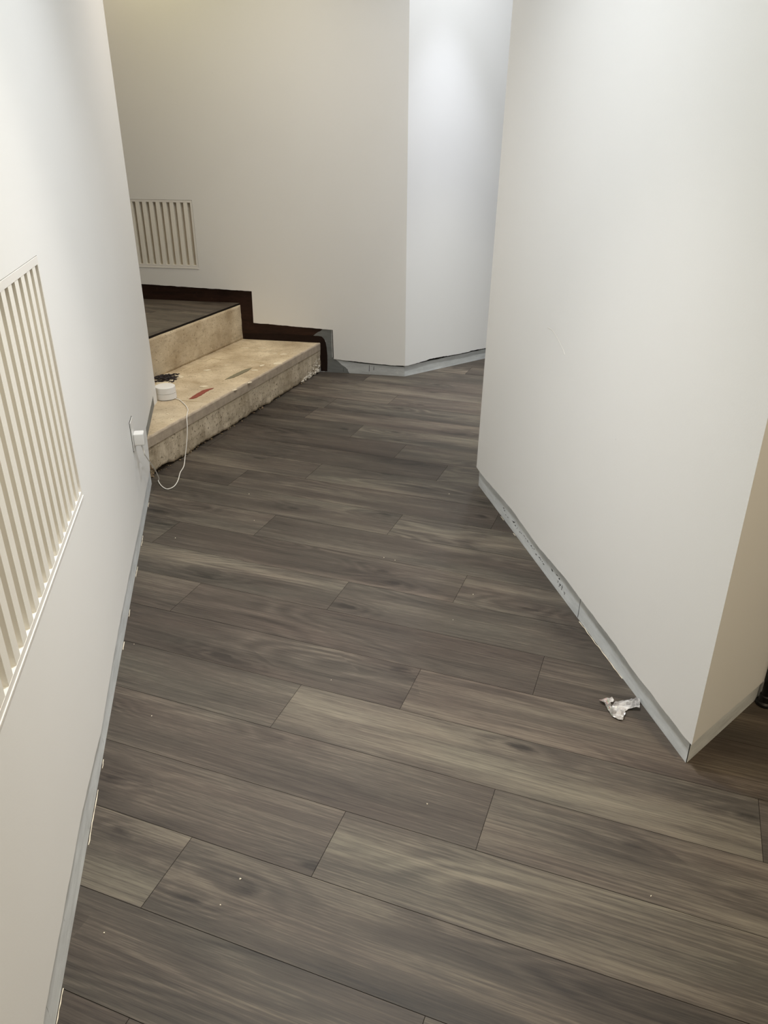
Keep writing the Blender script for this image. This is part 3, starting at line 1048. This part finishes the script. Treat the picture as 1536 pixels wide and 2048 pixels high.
zt = RISE1 + 0.0035
hangN = SN
def drop(s, out, z):
    return S0 + SD * s + SN * out + Vector((0, 0, z))
plug_out = pg.location + LEFT.n * 0.0245 + Vector((0.001, 0.002, -0.042))
path = [(-1.0520, 3.7290, zt + 0.001), (-1.0266, 3.7095, zt), (-0.9946, 3.6575, zt), (-0.9654, 3.6017, zt), (-0.9460, 3.5480, zt),
        (-0.9385, 3.5020, zt + 0.001), (-0.9300, 3.4500, 0.184), (-0.9245, 3.4200, 0.150), (-0.9260, 3.3850, 0.090), (-0.9320, 3.3500, 0.032),
        (-0.9300, 3.3000, 0.0035), (-0.9291, 3.2262, 0.0028), (-0.9184, 3.1377, 0.0028), (-0.9205, 3.0739, 0.0028), (-0.9424, 3.0462, 0.0028),
        (-0.9725, 3.0739, 0.0028), (-1.0000, 3.1200, 0.006)]
CORD_UP = [(-0.9985, 3.1250, 0.020), (-0.9900, 3.0650, 0.085), (-0.9620, 2.9300, 0.175), (-0.9380, 2.8050, 0.262)]
bm = bmesh.new()
pts = [Vector(p) for p in path + CORD_UP] + [plug_out + Vector((0.002, 0.006, -0.03)), plug_out]
tube(bm, catmull(pts, 12), 0.0021, 10)
tag(link('power_cord', bm, M_CORD, smooth=True), 'thin white cord looping from the puck over the step edge to the plug', 'cord')

# ------------------------------------------------------------------ black shreds by the wall
bm = bmesh.new()
rr = random.Random(3)
for i in range(46):
    c = Vector((-1.19 + rr.gauss(0, 0.034), 4.085 + rr.gauss(0, 0.036), RISE1 + 0.0045))
    a = rr.uniform(-0.5, 0.9)
    L_ = rr.uniform(0.012, 0.034)
    pts = []
    for k in range(5):
        t = k / 4 - 0.5
        pts.append(c + Vector((math.cos(a) * L_ * t * 2, math.sin(a) * L_ * t * 2, 0)) + Vector((-math.sin(a), math.cos(a), 0)) * rr.uniform(-0.006, 0.006) + Vector((0, 0, rr.uniform(0, 0.008))))
    tube(bm, catmull(pts, 4), lambda t: 0.0008 + 0.0032 * math.sin(math.pi * min(1, max(0, t))), 5)
tag(link('adhesive_shreds', bm, M_SHRED), 'small heap of black adhesive shreds on the step behind the wifi puck', 'debris', kind='stuff')

# ------------------------------------------------------------------ clear wrapper on the floor
def wrapper_mat():
    k = N('clear_wrapper')
    v = k.obj()
    a = k.noise(v, 42, 3, 0.6)
    c = k.mix(k.ramp(a, [(0.3, 0.0), (0.7, 1.0)]), (0.24, 0.22, 0.21), (0.66, 0.65, 0.64))
    gx = k.n('ShaderNodeSeparateXYZ')
    k.l(v, gx.inputs[0])
    m = k.math('MULTIPLY', k.math('LESS_THAN', gx.outputs[0], -0.010), k.ramp(k.noise(v, 60, 2), [(0.45, 0.0), (0.6, 1.0)]))
    c = k.mix(k.math('MULTIPLY', m, 0.55), c, lin(190, 120, 112))
    g = k.math('MULTIPLY', k.math('LESS_THAN', gx.outputs[0], -0.006), k.ramp(k.noise(k.mapping(v, (1, 1, 1), (4, 2, 1)), 55, 2), [(0.5, 0.0), (0.6, 1.0)]))
    c = k.mix(k.math('MULTIPLY', g, 0.5), c, lin(128, 160, 116))
    k.l(c, k.p.inputs['Base Color'])
    k.p.inputs['Roughness'].default_value = 0.14
    k.p.inputs['Specular IOR Level'].default_value = 0.8
    k.l(k.ramp(k.noise(v, 70, 3), [(0.35, 0.35), (0.65, 0.9)]), k.p.inputs['Alpha'])
    return k.m


WO = Vector((0.62, 1.64, 0.0))
outline = [(0.5873, 1.6572), (0.6258, 1.6695), (0.6288, 1.6589), (0.6244, 1.6511), (0.617, 1.6494), (0.6148, 1.6322), (0.6304, 1.652), (0.6513, 1.6563),
           (0.6775, 1.6589), (0.6960, 1.6640), (0.6985, 1.6540), (0.6866, 1.6195), (0.6783, 1.622), (0.6577, 1.622), (0.6458, 1.6119), (0.6446, 1.6036),
           (0.6324, 1.5822), (0.6265, 1.5789), (0.6141, 1.5871), (0.6076, 1.592), (0.6035, 1.6153), (0.5987, 1.6408), (0.5919, 1.6459)]


def inside(p, poly):
    c = False
    n = len(poly)
    for i in range(n):
        (x0, y0), (x1, y1) = poly[i], poly[(i + 1) % n]
        if (y0 > p[1]) != (y1 > p[1]) and p[0] < (x1 - x0) * (p[1] - y0) / (y1 - y0) + x0: c = not c
    return c


bm = bmesh.new()
ring = []
for (x0, y0), (x1, y1) in zip(outline, outline[1:] + outline[:1]):
    m = max(1, int(math.hypot(x1 - x0, y1 - y0) / 0.006))
    for i in range(m):
        ring.append((x0 + (x1 - x0) * i / m, y0 + (y1 - y0) * i / m))
from mathutils.geometry import delaunay_2d_cdt
extra = []
for i in range(22):
    for j in range(20):
        q = (0.585 + i * 0.0055 + R.uniform(-0.002, 0.002), 1.577 + j * 0.005 + R.uniform(-0.002, 0.002))
        if inside(q, outline): extra.append(q)
co = [Vector(p) for p in ring + extra]
res = delaunay_2d_cdt(co, [], [list(range(len(ring)))], 1, 1e-6)
vs, fs = res[0], res[2]
bv = []
for p in vs:
    h = 0.0015 + 0.013 * abs(noise.noise(Vector((p.x * 55, p.y * 55, 1)))) + 0.008 * abs(noise.noise(Vector((p.x * 130, p.y * 130, 4))))
    if p.x > 0.67: h += 0.004
    bv.append(bm.verts.new(Vector((p.x, p.y, h)) - WO))
for f in fs:
    bm.faces.new([bv[i] for i in f])
wr = link('plastic_wrapper', bm, wrapper_mat())
wr.location = WO
sol = wr.modifiers.new('thickness', 'SOLIDIFY')
sol.thickness = 0.0004
tag(wr, 'crumpled clear plastic wrapper with pink and green print on the floor by the right wall', 'wrapper')

# ------------------------------------------------------------------ black post at the right edge
PO = Vector((1.0365, 1.6490, 0.0))
po = thing('metal_post', 'black metal post with flared round foot, at the right edge by the dim wall', 'post', PO)
bm = bmesh.new()
lathe(bm, [(0.0135, 0.012), (0.0135, 0.70), (0.0120, 0.702)], 24)
link('tube', bm, M_BLACK, po, smooth=False)
bm = bmesh.new()
lathe(bm, [(0.0225, 0.0006), (0.0235, 0.003), (0.0225, 0.009), (0.0175, 0.013), (0.0165, 0.030), (0.014, 0.033)], 32)
link('foot', bm, M_RUBBER, po, smooth=False)

# ------------------------------------------------------------------ dust specks on the planks
bm = bmesh.new()
rr = random.Random(17)
for x, y in [(0.545, 1.06), (-0.33, 1.04), (-0.545, 0.98), (-0.80, 2.60), (0.00, 2.45), (0.04, 2.43), (-0.52, 2.75), (-0.76, 1.92), (0.22, 2.05), (0.30, 2.20), (-0.30, 1.10),
             (-0.58, 3.0), (0.1, 1.3), (-0.15, 1.75), (0.28, 3.0), (-0.62, 1.60)]:
    r = rr.uniform(0.0009, 0.0020)
    m = bmesh.ops.create_icosphere(bm, subdivisions=1, radius=r, matrix=Matrix.Translation((x, y, r * 0.6)))
    for v in m['verts']: v.co += Vector((rr.uniform(-1, 1), rr.uniform(-1, 1), 0)) * r * 0.5
tag(link('dust_specks', bm, M_CAULK), 'tiny white crumbs of plaster scattered over the plank floor', 'debris', kind='stuff')

# ------------------------------------------------------------------ ceiling lamps
names = ['round ceiling downlight over the middle of the corridor', 'added fill downlight in front of the middle one', 'added fill downlight nearest the viewer',
         'cool round ceiling downlight in the far corridor past the bend', 'added small cool fill spot close to the far corridor wall', 'warm ceiling downlight over the steps',
         'warm ceiling downlight over the landing', 'round ceiling downlight before the steps', 'warm ceiling downlight at the back of the landing', 'warm ceiling downlight in the side room on the right']
for (x, y, rad, beams), lb in zip(LAMPS, names):
    t = thing('ceiling_downlight', lb, 'ceiling light', (x, y, CEIL))
    bm = bmesh.new()
    lathe(bm, [(rad + 0.022, -0.001), (rad + 0.022, -0.006), (rad + 0.004, -0.012), (rad + 0.002, -0.004)], 40)
    link('ring', bm, M_WHITE, t)
    top = max(beams[0][:3])
    k = N('lamp_lens')
    k.p.inputs['Base Color'].default_value = (0.9, 0.9, 0.9, 1)
    k.p.inputs['Emission Color'].default_value = (beams[0][0] / top, beams[0][1] / top, beams[0][2] / top, 1)
    k.p.inputs['Emission Strength'].default_value = 1.5
    bm = bmesh.new()
    lathe(bm, [(rad, -0.0125), (rad * 0.6, -0.0135), (0.002, -0.014)], 40)
    link('lens', bm, k.m, t)
    for r_, g_, b_, spread in beams:
        top = max(r_, g_, b_)
        ld = bpy.data.lights.new('downlight', 'AREA')
        ld.shape = 'DISK'
        ld.size = rad * 2
        ld.energy = top
        ld.color = (r_ / top, g_ / top, b_ / top)
        ld.spread = math.radians(spread)
        lo = bpy.data.objects.new('lamp_light', ld)
        C.objects.link(lo)
        lo.parent = t
        lo.location = (0, 0, -0.02)
